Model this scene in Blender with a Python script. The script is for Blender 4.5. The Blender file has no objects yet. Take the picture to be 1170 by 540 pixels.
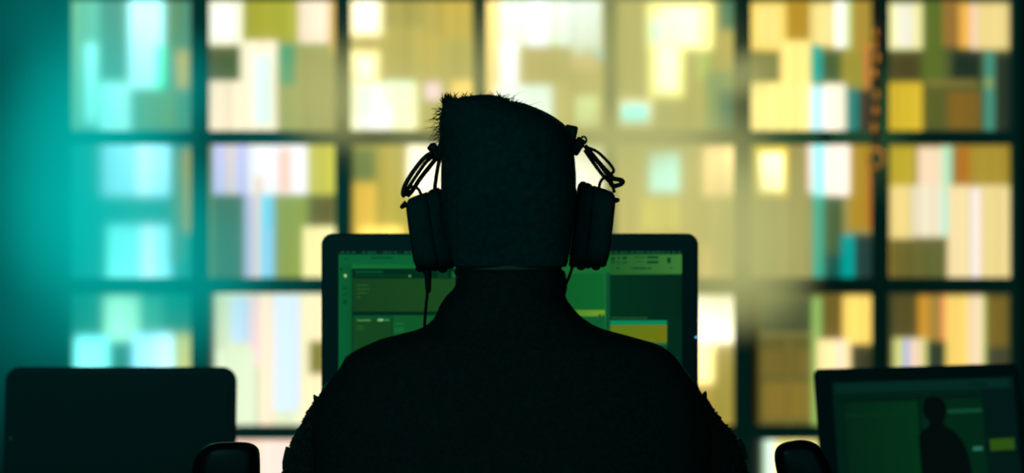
import bpy, bmesh, math, random
import numpy as np
from mathutils import Vector, Matrix
random.seed(7)
S = bpy.context.scene
COL = S.collection
FPX, CX, CY = 2256.0, 585.0, 270.0
CAMY, CAMZ = -2.4, 1.18

def P(x, y, d):
    """point at distance d in front of the viewer, for tracing outlines of things that stand at that distance"""
    return Vector(((x-CX)/FPX*d, CAMY+d, CAMZ-(y-CY)/FPX*d))
def lin(c):
    r = []
    for v in c:
        v = v/255.0
        r.append(v/12.92 if v <= 0.04045 else ((v+0.055)/1.055)**2.4)
    return r

# ------------------------------------------------------------------ materials
def mat(name, rgb, rough=0.6, metal=0.0, noise=0.0, nscale=40, bump=0.0, spec=0.5, emit=None, estr=0.0):
    m = bpy.data.materials.new(name); m.use_nodes = True
    nt = m.node_tree; b = nt.nodes['Principled BSDF']
    b.inputs['Roughness'].default_value = rough; b.inputs['Metallic'].default_value = metal
    b.inputs['Specular IOR Level'].default_value = spec
    c = lin(rgb)
    tc = nt.nodes.new('ShaderNodeTexCoord'); n = nt.nodes.new('ShaderNodeTexNoise')
    n.inputs['Scale'].default_value = nscale; n.inputs['Detail'].default_value = 4
    nt.links.new(tc.outputs['Object'], n.inputs['Vector'])
    r = nt.nodes.new('ShaderNodeValToRGB')
    r.color_ramp.elements[0].position = 0.3; r.color_ramp.elements[1].position = 0.7
    r.color_ramp.elements[0].color = [v*(1-noise) for v in c]+[1]
    r.color_ramp.elements[1].color = [min(1, v*(1+noise)) for v in c]+[1]
    nt.links.new(n.outputs['Fac'], r.inputs['Fac']); nt.links.new(r.outputs['Color'], b.inputs['Base Color'])
    if bump:
        bp = nt.nodes.new('ShaderNodeBump'); bp.inputs['Strength'].default_value = bump
        bp.inputs['Distance'].default_value = 0.002
        nt.links.new(n.outputs['Fac'], bp.inputs['Height']); nt.links.new(bp.outputs['Normal'], b.inputs['Normal'])
    if emit:
        b.inputs['Emission Color'].default_value = lin(emit)+[1]; b.inputs['Emission Strength'].default_value = estr
    return m

def screen_mat(name, strength, gloss=0.02):
    """lit picture: colour of every patch comes from the mesh's colour attribute"""
    m = bpy.data.materials.new(name); m.use_nodes = True
    nt = m.node_tree; b = nt.nodes['Principled BSDF']
    a = nt.nodes.new('ShaderNodeAttribute'); a.attribute_name = 'patch'
    b.inputs['Base Color'].default_value = (0.003, 0.006, 0.006, 1)
    b.inputs['Roughness'].default_value = 0.35; b.inputs['Specular IOR Level'].default_value = gloss
    nt.links.new(a.outputs['Color'], b.inputs['Emission Color']); b.inputs['Emission Strength'].default_value = strength
    return m

M = {}
M['wall'] = mat('wall_paint', (30, 62, 62), 0.9, noise=0.15, nscale=6, bump=0.1)
M['floor'] = mat('floor_carpet', (28, 34, 36), 0.95, noise=0.3, nscale=300, bump=0.3)
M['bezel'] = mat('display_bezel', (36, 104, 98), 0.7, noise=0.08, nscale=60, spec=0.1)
M['housing'] = mat('display_housing', (16, 24, 24), 0.7)
M['wallscreen'] = screen_mat('wall_screen_picture', 1.0)
M['monscreen'] = screen_mat('monitor_picture', 0.85)
M['lapscreen'] = screen_mat('laptop_picture', 0.72)
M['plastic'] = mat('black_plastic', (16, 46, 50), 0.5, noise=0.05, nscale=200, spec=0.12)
M['gloss'] = mat('black_gloss_plastic', (10, 22, 22), 0.25, noise=0.05, nscale=100, spec=0.35)
M['offscreen'] = mat('dark_screen_glass', (12, 36, 38), 0.4, noise=0.04, nscale=10, spec=0.1)
M['metal'] = mat('dark_metal', (22, 26, 28), 0.35, metal=0.8, noise=0.1)
M['wire'] = mat('black_wire', (10, 10, 14), 0.45, noise=0.1, nscale=200, spec=0.12)
M['jacket'] = mat('jacket_cloth', (22, 29, 28), 0.95, noise=0.3, nscale=260, bump=0.25, spec=0.02)
M['fleece'] = mat('fleece', (26, 40, 38), 0.95, noise=0.3, nscale=400, bump=0.4, spec=0.03)
M['rim_seam'] = mat('seam_rim_light', (70, 120, 112), 0.6, noise=0.1, nscale=200, spec=0.3)
M['trousers'] = mat('trouser_cloth', (18, 22, 24), 0.95, noise=0.2, nscale=250, bump=0.2, spec=0.05)
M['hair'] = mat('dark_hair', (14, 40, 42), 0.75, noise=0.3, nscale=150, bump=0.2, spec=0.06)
M['skin'] = mat('skin', (72, 52, 44), 0.6, noise=0.08, nscale=60, spec=0.2)
M['eye'] = mat('eye', (215, 215, 210), 0.2, noise=0.02)
M['shoe'] = mat('shoe_leather', (14, 14, 14), 0.5, noise=0.1)
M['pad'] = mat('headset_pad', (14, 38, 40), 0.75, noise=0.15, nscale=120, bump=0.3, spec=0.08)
M['desk'] = mat('desk_laminate', (26, 28, 30), 0.5, noise=0.15, nscale=30)
M['chair'] = mat('chair_fabric', (14, 16, 16), 0.95, noise=0.2, nscale=300, bump=0.3, spec=0.04)
M['arm'] = mat('chair_arm_plastic', (6, 9, 9), 0.36, noise=0.05, nscale=100, spec=0.12)
M['brass'] = mat('tarnished_brass', (225, 160, 75), 0.4, metal=0.25, noise=0.35, nscale=60)
M['cable'] = mat('dark_brown_cable', (44, 32, 24), 0.5, noise=0.3, nscale=80)
M['led'] = mat('power_light', (120, 220, 255), 0.4, emit=(110, 215, 255), estr=1.0)

# ------------------------------------------------------------------ helpers
def empty(name, loc=(0, 0, 0), rot=(0, 0, 0)):
    o = bpy.data.objects.new(name, None); COL.objects.link(o)
    o.location = loc; o.rotation_euler = rot; o.empty_display_size = 0.1
    return o
def tag(o, label, cat, group=None, kind=None):
    o['label'] = label; o['category'] = cat
    if group: o['group'] = group
    if kind: o['kind'] = kind
    return o
def obj(name, bm, m, parent=None, smooth=False, bevel=0, origin=None):
    me = bpy.data.meshes.new(name)
    bmesh.ops.recalc_face_normals(bm, faces=bm.faces)
    if origin is not None:
        bmesh.ops.translate(bm, vec=-Vector(origin), verts=bm.verts)
    bm.to_mesh(me); bm.free()
    return link(name, me, m, parent, smooth, bevel, origin)
def link(name, me, m, parent=None, smooth=False, bevel=0, origin=None):
    o = bpy.data.objects.new(name, me); COL.objects.link(o)
    me.materials.append(m)
    if smooth:
        for p in me.polygons: p.use_smooth = True
    if bevel:
        b = o.modifiers.new('bevel', 'BEVEL'); b.width = bevel; b.segments = 3; b.limit_method = 'ANGLE'
    if origin is not None: o.location = origin
    if parent is not None:
        o.parent = parent
        # meshes are modelled in the frame of their thing
    return o
def box(bm, c, s, rot=None):
    r = bmesh.ops.create_cube(bm, size=1.0)
    bmesh.ops.scale(bm, vec=s, verts=r['verts'])
    if rot is not None: bmesh.ops.rotate(bm, cent=(0, 0, 0), matrix=rot, verts=r['verts'])
    bmesh.ops.translate(bm, vec=c, verts=r['verts'])
    return r['verts']
def ball(bm, c, r, sub=3):
    if not hasattr(r, '__len__'): r = (r, r, r)
    g = bmesh.ops.create_icosphere(bm, subdivisions=sub, radius=1.0)
    bmesh.ops.scale(bm, vec=r, verts=g['verts'])
    bmesh.ops.translate(bm, vec=c, verts=g['verts'])
def loft(bm, rings, cap=True):
    vs = [[bm.verts.new(p) for p in r] for r in rings]
    n = len(rings[0])
    for a, b in zip(vs, vs[1:]):
        for i in range(n):
            bm.faces.new((a[i], a[(i+1) % n], b[(i+1) % n], b[i]))
    if cap:
        bm.faces.new(vs[0][::-1]); bm.faces.new(vs[-1])
def catmull(pts, n=8):
    pts = [Vector(p) for p in pts]
    out = []
    for i in range(len(pts)-1):
        p0 = pts[max(i-1, 0)]; p1 = pts[i]; p2 = pts[i+1]; p3 = pts[min(i+2, len(pts)-1)]
        for k in range(n):
            t = k/n
            out.append(0.5*((2*p1)+(p2-p0)*t+(2*p0-5*p1+4*p2-p3)*t*t+(3*p1-p0-3*p2+p3)*t**3))
    out.append(pts[-1])
    return out
def tube(bm, pts, r, seg=10, smooth=8, flat=None):
    """tube along a smooth path; r is a radius or a list per input point"""
    path = catmull(pts, smooth) if smooth else [Vector(p) for p in pts]
    m = len(path)
    if hasattr(r, '__len__'):
        rr = []
        for i in range(m):
            t = i/(m-1)*(len(r)-1); k = min(int(t), len(r)-2); rr.append(r[k]+(r[k+1]-r[k])*(t-k))
    else: rr = [r]*m
    rings = []; u = None
    for i, p in enumerate(path):
        d = (path[min(i+1, m-1)]-path[max(i-1, 0)]).normalized()
        if u is None:
            u = d.cross(Vector((0, 1, 0)))
            if u.length < 1e-3: u = d.cross(Vector((1, 0, 0)))
        u = (u-d*u.dot(d)).normalized(); v = d.cross(u)
        fl = flat or 1.0
        rings.append([p+u*math.cos(2*math.pi*k/seg)*rr[i]+v*math.sin(2*math.pi*k/seg)*rr[i]*fl for k in range(seg)])
    loft(bm, rings)
def capsule(bm, a, b, ra, rb, seg=20):
    a, b = Vector(a), Vector(b)
    ball(bm, a, ra); ball(bm, b, rb)
    tube(bm, [a, b], [ra, rb], seg, smooth=0)
def chain(bm, pts):
    for p, q in zip(pts, pts[1:]): capsule(bm, p[:3], q[:3], p[3], q[3])
def remesh(bm, voxel, smooth=4, name='m'):
    me = bpy.data.meshes.new(name); bmesh.ops.recalc_face_normals(bm, faces=bm.faces); bm.to_mesh(me); bm.free()
    o = bpy.data.objects.new('tmp', me); COL.objects.link(o)
    md = o.modifiers.new('r', 'REMESH'); md.mode = 'VOXEL'; md.voxel_size = voxel
    if smooth:
        sm = o.modifiers.new('s', 'SMOOTH'); sm.iterations = smooth; sm.factor = 0.5
    dg = bpy.context.evaluated_depsgraph_get()
    r = bpy.data.meshes.new_from_object(o.evaluated_get(dg))
    bpy.data.objects.remove(o); r.name = name
    return r
def sup(n, e):
    out = []
    for k in range(n):
        t = 2*math.pi*k/n; c, s = math.cos(t), math.sin(t)
        out.append((math.copysign(abs(c)**(2/e), c), math.copysign(abs(s)**(2/e), s)))
    return out

def picture(name, rects, y0, m, parent, step=0.0004, polys=(), boost=1.0):
    """one flat picture: rects (x0,x1,z0,z1,colour[,right colour]) laid in the XZ plane facing -Y"""
    bm = bmesh.new(); cl = bm.loops.layers.float_color.new('patch')
    def quad(pts, cols):
        f = bm.faces.new([bm.verts.new(p) for p in pts])
        for l, c in zip(f.loops, cols):
            v = lin(c); g = 1+(boost-1)*max(0, min(1, (0.3*v[0]+0.6*v[1]+0.1*v[2]-0.45)/0.35))
            l[cl] = [x*g for x in v]+[1]
    for i, r in enumerate(rects):
        x0, x1, z0, z1, ca = r[:5]; cb = r[5] if len(r) > 5 else ca
        y = y0-step*i
        quad([(x0, y, z0), (x1, y, z0), (x1, y, z1), (x0, y, z1)], [ca, cb, cb, ca])
    for j, (pts, c) in enumerate(polys):
        y = y0-step*(len(rects)+j)
        quad([(x, y, z) for x, z in pts], [c]*len(pts))
    me = bpy.data.meshes.new(name); bm.to_mesh(me); bm.free()
    o = link(name, me, m, parent)
    return o

def soft_picture(name, rects, ext, y, parent, boost, blur, seed, tint):
    """out-of-focus mosaic shown on a display: one fine grid of coloured points"""
    x0, x1, z0, z1 = ext; nx = 84; nz = 88
    xs = np.linspace(x0, x1, nx); zs = np.linspace(z0, z1, nz)
    img = np.zeros((nz, nx, 3)); rs = np.random.RandomState(seed)
    for r in rects:
        mx_ = (xs >= r[0]-1e-6) & (xs <= r[1]+1e-6); mz_ = (zs >= r[2]-1e-6) & (zs <= r[3]+1e-6)
        if not mx_.any() or not mz_.any(): continue
        a = np.array(lin(r[4])); b = np.array(lin(r[5] if len(r) > 5 else r[4]))
        tt = ((xs[mx_]-r[0])/max(r[1]-r[0], 1e-6))[None, :, None]
        col = a*(1-tt)+b*tt
        k = 1+0.10*rs.randn(1, int(mx_.sum()), 1)+0.03*rs.randn(1, int(mx_.sum()), 3)      # fine vertical streaks
        img[np.ix_(mz_, mx_)] = np.clip(col*k, 0, 3)
    lum = img @ np.array([0.3, 0.6, 0.1])
    img *= (1+(boost-1)*np.clip((lum-0.42)/0.35, 0, 1))[..., None]*np.array(tint)
    def gauss(im, sg):
        n = int(sg*3)+1; kx = np.exp(-0.5*(np.arange(-n, n+1)/sg)**2); kx /= kx.sum()
        for ax in (0, 1):
            pad = [(0, 0)]*3; pad[ax] = (n, n)
            pp = np.pad(im, pad, mode='edge')
            im = sum(k*np.take(pp, range(q_, q_+im.shape[ax]), axis=ax) for q_, k in enumerate(kx))
        return im
    sg = blur*nx/140.0
    img = 0.86*gauss(img, sg)+0.14*gauss(img, sg*5)  # the wide blur paints a soft glow around bright patches
    me = bpy.data.meshes.new(name)
    vs = [(x, y, z) for z in zs for x in xs]
    fs = [(b*nx+a, b*nx+a+1, (b+1)*nx+a+1, (b+1)*nx+a) for b in range(nz-1) for a in range(nx-1)]
    me.from_pydata(vs, [], fs)
    at = me.attributes.new('patch', 'FLOAT_COLOR', 'POINT')
    at.data.foreach_set('color', np.concatenate([img.reshape(-1, 3), np.ones((nx*nz, 1))], 1).astype(np.float32).ravel())
    return link(name, me, M['wallscreen'], parent)

# ------------------------------------------------------------------ the room
def struct(name, c, s, m):
    bm = bmesh.new(); box(bm, (0, 0, 0), s)
    o = obj(name, bm, m); o.location = c; o['kind'] = 'structure'; return o
WY = 3.66
struct('floor', (0, 0.15, -0.05), (6.2, 7.3, 0.1), M['floor'])
struct('wall_back', (0, WY+0.05, 1.45), (6.2, 0.1, 2.9), M['wall'])
struct('wall_left', (-3.05, 0.1, 1.45), (0.1, 7.0, 2.9), M['wall'])
struct('wall_right', (3.05, 0.1, 1.45), (0.1, 7.0, 2.9), M['wall'])
struct('ceiling', (0, 0.15, 2.95), (6.2, 7.3, 0.1), M['wall'])

struct('trim_1', (P(618, 0, 6.0).x, WY-0.03, P(0, 660, 6.0).z/2), (P(1166, 0, 6.0).x-P(70, 0, 6.0).x, 0.06, P(0, 660, 6.0).z), M['housing'])
# ------------------------------------------------------------------ the wall of display panels
DW = 6.0
CE = [70, 228, 391.5, 548, 697.5, 848, 1006, 1166]          # outer edges of the columns
RE = [-11, 157, 325.5, 494, 660]                            # outer edges of the rows
INX = [(80, 218), (238, 383), (400, 540), (556, 690), (705, 839), (858, 997), (1016, 1156)]
INY = [(0, 149), (165, 317), (335, 486), (502, 650)]
OL = (170, 165, 80); CR = (255, 240, 200)
PATCH = {
 (0,0): [(80,218,0,149,(110,150,120)), (80,112,0,148,(165,195,140),(150,205,180)), (95,109,48,140,(190,250,240)), (146,185,0,100,(225,252,250)), (150,170,40,92,(225,230,255)), (112,148,93,149,(190,255,245),(220,250,240)), (176,186,50,100,(120,255,190)), (185,206,0,58,(120,135,80)), (199,214,58,100,(250,165,70)), (156,200,102,146,(160,160,80))],
 (0,1): [(80,218,165,317,(20,135,125)), (112,192,164,223,(200,230,255)), (154,172,164,223,(255,250,255)), (120,194,257,317,(150,250,240),(190,235,255)), (160,178,257,317,(255,240,255)), (208,218,170,265,(225,150,30)), (192,208,172,300,(110,130,85))],
 (0,2): [(80,218,335,486,(10,120,100)), (118,158,338,390,(190,225,190)), (158,185,340,380,(80,170,140)), (84,123,384,440,(170,255,255)), (150,196,381,440,(180,225,255),(240,245,255)), (197,218,381,440,(240,190,100))],
 (0,3): [(80,218,502,650,(20,110,100)), (95,150,520,600,(120,220,210)), (160,205,560,640,(190,220,190))],
 (1,0): [(238,383,0,149,(160,170,95)), (238,276,0,50,(255,252,215)), (240,268,6,44,(250,255,250)), (277,341,0,45,(165,165,50),(185,185,65)), (341,379,0,48,(255,235,205)), (375,383,0,60,(225,185,90)), (238,272,52,91,(95,85,30),(60,95,45)), (238,273,92,149,(255,238,200)), (273,316,45,149,(255,245,210)), (288,309,60,142,(225,255,240)), (318,336,50,96,(60,160,115)), (338,383,60,149,(165,165,95))],
 (1,1): [(238,383,165,317,(120,130,55)), (243,287,165,221,(205,205,250)), (258,266,165,221,(235,215,190)), (283,350,165,221,(255,255,255)), (318,331,170,220,(255,205,185)), (350,382,165,221,(210,205,80)), (243,279,221,317,(78,85,45),(75,95,55)), (278,297,221,317,(195,195,230)), (290,299,200,317,(255,220,200)), (297,312,221,317,(130,225,255)), (300,318,260,312,(150,215,255)), (312,350,221,317,(150,160,55)), (355,380,225,258,(105,95,40)), (346,383,258,317,(255,248,170))],
 (1,2): [(244,383,335,486,(225,235,195)), (262,288,340,392,(195,225,245)), (284,296,338,420,(245,215,215)), (296,312,338,486,(255,232,200)), (313,342,338,470,(215,238,255)), (342,383,338,486,(255,240,190)), (352,372,390,428,(125,120,45)), (246,290,400,486,(225,240,205))],
 (1,3): [(238,383,502,650,(255,225,200)), (300,330,504,600,(255,228,215)), (340,383,502,640,(200,215,170))],
 (2,0): [(400,540,0,149,(190,175,85)), (400,436,0,40,(255,238,180)), (408,428,3,32,(225,250,250)), (400,433,58,95,(255,240,165)), (408,424,66,90,(235,250,225)), (400,476,94,148,(255,252,200)), (408,448,96,146,(240,248,255)), (440,472,92,120,(225,245,205)), (486,503,94,114,(250,215,225)), (500,537,0,46,(200,175,75)), (480,503,40,90,(205,180,80)), (515,540,92,112,(255,210,110)), (436,482,0,30,(175,165,80))],
 (2,1): [(403,540,165,317,(185,175,75)), (403,430,168,206,(115,135,75)), (430,467,165,260,(185,172,75)), (405,430,210,300,(220,185,75)), (465,540,165,222,(255,246,210)), (410,460,258,300,(240,210,100))],
 (2,2): [(400,540,335,486,(150,150,70)), (410,470,345,400,(240,220,150)), (480,530,400,470,(190,170,90))],
 (2,3): [(400,540,502,650,(120,130,70)), (420,480,520,600,(240,225,160))],
 (3,0): [(556,690,0,149,(205,185,95)), (556,571,0,149,(250,215,125)), (571,640,0,50,(215,240,215)), (604,626,0,52,(238,246,255)), (640,687,0,58,(222,240,235)), (571,593,48,98,(245,255,255)), (566,631,96,149,(222,248,238)), (655,690,52,68,(205,225,190)), (680,690,56,70,(140,225,225)), (595,656,53,94,(200,170,75),(195,175,95)), (650,684,62,80,(225,185,120)), (659,684,108,143,(215,235,165))],
 (3,1): [(556,690,165,317,(215,195,110)), (640,690,168,220,(255,252,235)), (560,620,220,300,(240,220,150)), (650,690,240,290,(215,200,100))],
 (3,2): [(556,690,335,486,(150,150,80)), (570,640,350,420,(235,220,160))],
 (3,3): [(556,690,502,650,(120,120,60)), (600,670,530,600,(225,210,140))],
 (4,0): [(705,839,0,149,(188,175,90)), (740,814,2,55,(255,248,150)), (756,800,8,50,(255,252,205)), (744,757,20,48,(190,250,225)), (742,782,55,110,(255,250,130)), (750,776,52,104,(255,255,225)), (708,746,112,145,(255,225,165)), (710,741,119,140,(130,300,300)), (800,812,60,90,(165,195,95)), (822,839,0,34,(70,125,95)), (808,839,82,149,(120,160,100)), (822,839,100,149,(40,110,90))],  # greenish teal rects at the right edge paint in shading of the haze
 (4,1): [(705,839,165,317,(208,185,100)), (742,778,172,220,(190,245,225)), (746,776,174,217,(200,300,290)), (805,839,168,224,(285,240,165)), (735,775,225,262,(225,205,85)), (800,820,280,317,(230,190,110))],
 (4,2): [(705,839,335,486,(180,155,65)), (705,839,337,392,(255,250,215)), (790,818,390,438,(255,235,150)), (705,740,400,470,(140,140,60)), (815,839,400,480,(165,150,65))],
 (4,3): [(705,839,502,650,(110,115,55)), (720,790,520,600,(235,220,150))],
 (5,0): [(858,997,0,149,(150,145,60)), (858,899,2,58,(250,215,105)), (866,892,6,52,(255,225,130)), (900,927,0,45,(185,145,40)), (928,956,2,52,(242,220,135)), (955,970,0,54,(252,252,235)), (970,976,0,56,(190,225,110)), (974,997,0,60,(175,145,55)), (858,891,57,92,(120,110,40),(105,110,60)), (892,929,45,149,(255,228,130)), (858,930,94,149,(255,236,140)), (928,941,50,94,(0,175,155)), (941,963,57,93,(72,95,50)), (963,990,58,100,(160,150,55)), (990,994,50,100,(225,120,70)), (928,943,96,149,(190,245,250)), (943,968,95,149,(255,246,215)), (968,982,100,149,(0,130,120)), (982,997,102,149,(70,55,40))],
 (5,1): [(858,997,165,317,(160,150,85)), (864,901,168,224,(255,220,50)), (869,895,174,218,(345,335,250)), (924,930,165,220,(255,205,190)), (929,946,165,223,(160,248,250)), (945,972,165,223,(255,240,222)), (972,997,165,262,(180,145,40)), (992,997,180,260,(190,110,50)), (930,943,223,317,(0,175,150)), (943,965,223,317,(68,95,55)), (945,968,290,317,(20,85,75)), (963,977,267,317,(0,165,155)), (977,997,267,317,(40,65,60))],
 (5,2): [(868,997,335,486,(100,95,45)), (870,930,336,380,(70,80,50)), (870,930,381,383,(170,160,90)), (900,903,384,486,(140,135,70)), (870,930,400,430,(120,105,45)), (872,930,436,480,(135,115,45)), (929,941,340,486,(150,190,100)), (941,965,338,386,(110,92,35)), (964,997,337,393,(252,215,105)), (936,972,388,430,(255,228,160)), (958,965,388,430,(255,215,200)), (975,997,394,440,(58,62,38))],
 (5,3): [(872,997,502,650,(150,190,140)), (876,890,502,650,(225,250,235)), (888,935,502,650,(245,235,140)), (940,990,520,600,(200,170,80))],
 (6,0): [(1016,1156,0,149,(80,90,45)), (1016,1055,2,56,(250,248,170)), (1026,1046,4,52,(255,252,225)), (1055,1080,0,95,(92,110,40)), (1080,1099,0,52,(160,120,55)), (1098,1113,2,54,(250,190,80)), (1112,1119,2,56,(255,225,205)), (1118,1155,2,56,(242,218,140)), (1020,1050,60,90,(78,70,35)), (1090,1123,57,92,(32,50,38)), (1016,1055,93,149,(220,188,50)), (1056,1082,97,145,(90,95,42)), (1084,1122,104,147,(128,98,35)), (1127,1138,58,149,(70,150,125)), (1128,1137,88,100,(150,170,100)), (1140,1156,60,149,(40,52,40)), (1060,1120,90,98,(125,115,55))],
 (6,1): [(1016,1156,165,317,(150,130,55)), (1018,1048,168,213,(195,175,50)), (1050,1086,167,270,(255,228,190)), (1077,1090,166,270,(190,240,195)), (1018,1045,212,272,(248,222,140)), (1044,1078,212,270,(252,240,205)), (1080,1088,220,268,(165,245,225)), (1094,1110,168,212,(180,115,35)), (1110,1156,168,212,(170,145,50)), (1020,1082,272,317,(112,100,42),(95,105,55)), (1084,1156,212,317,(255,232,175),(240,220,140)), (1112,1122,214,317,(255,240,240)), (1122,1156,214,317,(240,220,145))],
 (6,2): [(1016,1156,335,486,(70,72,40)), (1023,1050,340,388,(88,80,38)), (1050,1064,338,390,(210,150,50)), (1064,1080,338,390,(160,130,60)), (1078,1088,338,390,(250,150,90)), (1083,1126,337,440,(252,218,110)), (1108,1124,337,420,(255,228,185)), (1124,1128,337,440,(180,205,95)), (1128,1154,340,396,(120,100,38)), (1128,1154,396,430,(68,70,48)), (1022,1060,387,440,(220,220,130)), (1034,1040,388,440,(165,180,240)), (1041,1054,388,440,(255,222,190)), (1062,1082,392,430,(38,58,44))],
 (6,3): [(1016,1156,502,650,(90,95,50)), (1040,1090,520,590,(240,220,150)), (1100,1150,560,640,(190,150,60))],
}
LAB = {
 (0,0): 'teal-hazed display panel with pale narrow blocks, top left corner of the screen wall',
 (0,1): 'teal display panel with two glowing pale blue blocks, below the top left corner panel',
 (0,2): 'teal display panel with a row of pale blocks just above the blank laptop',
 (0,3): 'lowest panel of the leftmost column, hidden behind the blank laptop',
 (1,0): 'display panel with white L-shaped blocks around a small dark green square, top row',
 (1,1): 'display panel with a white T of blocks and a blue stripe, left of the headset',
 (1,2): 'almost wholly pale cream display panel between the blank laptop and the big monitor',
 (1,3): 'pinkish display panel cut by the lower picture edge beside the left sleeve',
 (2,0): 'olive display panel with a white glowing block low on its left, above the left earcup',
 (2,1): 'yellow-olive display panel right behind the left earcup',
 (2,2): 'wall panel hidden behind the left half of the big monitor',
 (2,3): 'lowest wall panel hidden behind the operator and the left of the big monitor',
 (3,0): 'display panel of pale blue-white blocks around an olive patch, just above the head',
 (3,1): 'display panel behind the head, its bright white block showing beside the right headset wires',
 (3,2): 'wall panel hidden behind the operator and the right half of the big monitor',
 (3,3): 'lowest wall panel hidden behind the back of the operator',
 (4,0): 'hazy display panel with a yellow glowing stem of blocks and a small turquoise bar',
 (4,1): 'hazy tan display panel with a pale turquoise square, right above the big monitor corner',
 (4,2): 'display panel showing a large white block just right of the big monitor',
 (4,3): 'lowest wall panel hidden behind the right shoulder of the operator',
 (5,0): 'gold display panel with cream blocks and a thin teal bar, beside the hanging cable',
 (5,1): 'display panel with a glowing yellow spot and a white block over teal strips',
 (5,2): 'brown-olive gridded display panel left of the lit laptop, cream blocks at its right',
 (5,3): 'pale green display panel at the lower edge beside the right chair armrest',
 (6,0): 'dim olive display panel with cream blocks in its top corners, rightmost of the top row',
 (6,1): 'display panel mostly of large cream blocks in the rightmost column, middle height',
 (6,2): 'dim brown display panel with one tall cream block directly above the lit laptop',
 (6,3): 'lowest panel of the rightmost column, hidden behind the lit laptop',
}
sc = DW/FPX
def frame_bm(w, h, holes, depth):
    """rectangular frame with an opening; holes = (x0,x1,z0,z1) in the same frame, front at y=0"""
    bm = bmesh.new()
    x0, x1, z0, z1 = holes
    o = [(0, 0), (w, 0), (w, h), (0, h)]; i = [(x0, z0), (x1, z0), (x1, z1), (x0, z1)]
    vo = [bm.verts.new((x, 0, z)) for x, z in o]; vi = [bm.verts.new((x, 0, z)) for x, z in i]
    bo = [bm.verts.new((x, depth, z)) for x, z in o]; bi = [bm.verts.new((x, depth, z)) for x, z in i]
    for k in range(4):
        j = (k+1) % 4
        bm.faces.new((vo[k], vo[j], vi[j], vi[k])); bm.faces.new((bo[k], bi[k], bi[j], bo[j]))
        bm.faces.new((vo[k], bo[k], bo[j], vo[j])); bm.faces.new((vi[k], vi[j], bi[j], bi[k]))
    return bm
for (c, r), pats in PATCH.items():
    a = P(CE[c]+0.3, RE[r+1]-0.3, DW); b = P(CE[c+1]-0.3, RE[r]+0.3, DW)
    w, h = b.x-a.x, b.z-a.z
    t = empty('display_panel', (a.x, DW+CAMY, a.z))
    tag(t, LAB[(c, r)], 'display panel', 'display panels of the glowing wall')
    (ix0, ix1), (iy0, iy1) = INX[c], INY[r]
    lx = lambda x: P(x, 0, DW).x-a.x
    lz = lambda y: P(0, y, DW).z-a.z
    obj('bezel', frame_bm(w, h, (lx(ix0), lx(ix1), lz(iy1), lz(iy0)), 0.03), M['bezel'], t)
    bm = bmesh.new(); box(bm, (w/2, 0.044, h/2), (w*0.98, 0.026, h*0.98)); obj('housing', bm, M['housing'], t)
    rects = []
    for p in pats:
        x0, x1, y0, y1 = max(p[0], ix0), min(p[1], ix1), max(p[2], iy0), min(p[3], iy1)
        if x1 > x0 and y1 > y0: rects.append((lx(x0), lx(x1), lz(y1), lz(y0))+tuple(p[4:]))
    soft_picture('screen', rects, (lx(ix0), lx(ix1), lz(iy1), lz(iy0)), 0.022, t, [2.15, 1.12, 1.8, 2.1, 2.1, 1.25, 1.0][c], [4.2, 1.6, 2.6, 3.2, 3.4, 1.6, 1.2][c], c*10+r, (0.55, 1.0, 1.0) if c == 0 else (1, 1, 1))  # teal tint on the leftmost column paints the haze's cast into the picture

# ------------------------------------------------------------------ cable hanging in front of the wall
HD = 5.75
t = empty('hanging_cable', P(1001, 60, HD))
tag(t, 'dark twisted cable with brassy glints hanging before the right panels, looped at its end', 'cable')
o0 = P(1001, 60, HD)
for s, nm in ((0, 'cord'), (math.pi, 'cord')):
    bm = bmesh.new(); pts = []
    for k in range(60):
        y = -330+k*9.0
        if y > 172: break
        q = P(1000+3.2*math.sin(y*0.11+s)+2*math.sin(y*0.02), y, HD-0.012*math.cos(y*0.11+s))-o0
        pts.append(q)
    tube(bm, pts, 0.0055, 8, 3); obj(nm, bm, M['cable'], t, True)
for y in (38, 52, 66, 84, 108, 126, 146):
    bm = bmesh.new(); q = P(1001+random.uniform(-3, 3), y, HD-0.02)-o0
    ball(bm, q, (0.008, 0.008, 0.016), 2); obj('bead', bm, M['brass'], t, True)
bm = bmesh.new()
tube(bm, [P(1001+8*math.sin(a), 181-11*math.cos(a), HD-0.01)-o0 for a in [i*2*math.pi/16 for i in range(17)]], 0.006, 8, 3)
obj('loop', bm, M['brass'], t, True)
bm = bmesh.new(); tube(bm, [P(1001, 190, HD-0.01)-o0, P(1004, 205, HD-0.01)-o0, P(1001, 225, HD-0.01)-o0], [0.006, 0.005, 0.003], 8, 5)
obj('tail', bm, M['cable'], t, True)

# ------------------------------------------------------------------ desk
DZ = 0.70
t = empty('desk', (0, 0.75, 0)); tag(t, 'long black control desk carrying the big monitor and the two laptops', 'desk')
bm = bmesh.new(); box(bm, (0, 0, DZ-0.015), (2.1, 0.86, 0.03)); obj('desk_top', bm, M['desk'], t, bevel=0.004)
for sx in (-1, 1):
    bm = bmesh.new(); box(bm, (sx*0.98, 0, (DZ-0.03)/2), (0.04, 0.78, DZ-0.03)); obj('side_panel', bm, M['desk'], t, bevel=0.003)
bm = bmesh.new(); box(bm, (0, 0.36, 0.45), (1.92, 0.02, 0.44)); obj('modesty_panel', bm, M['desk'], t)

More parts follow.
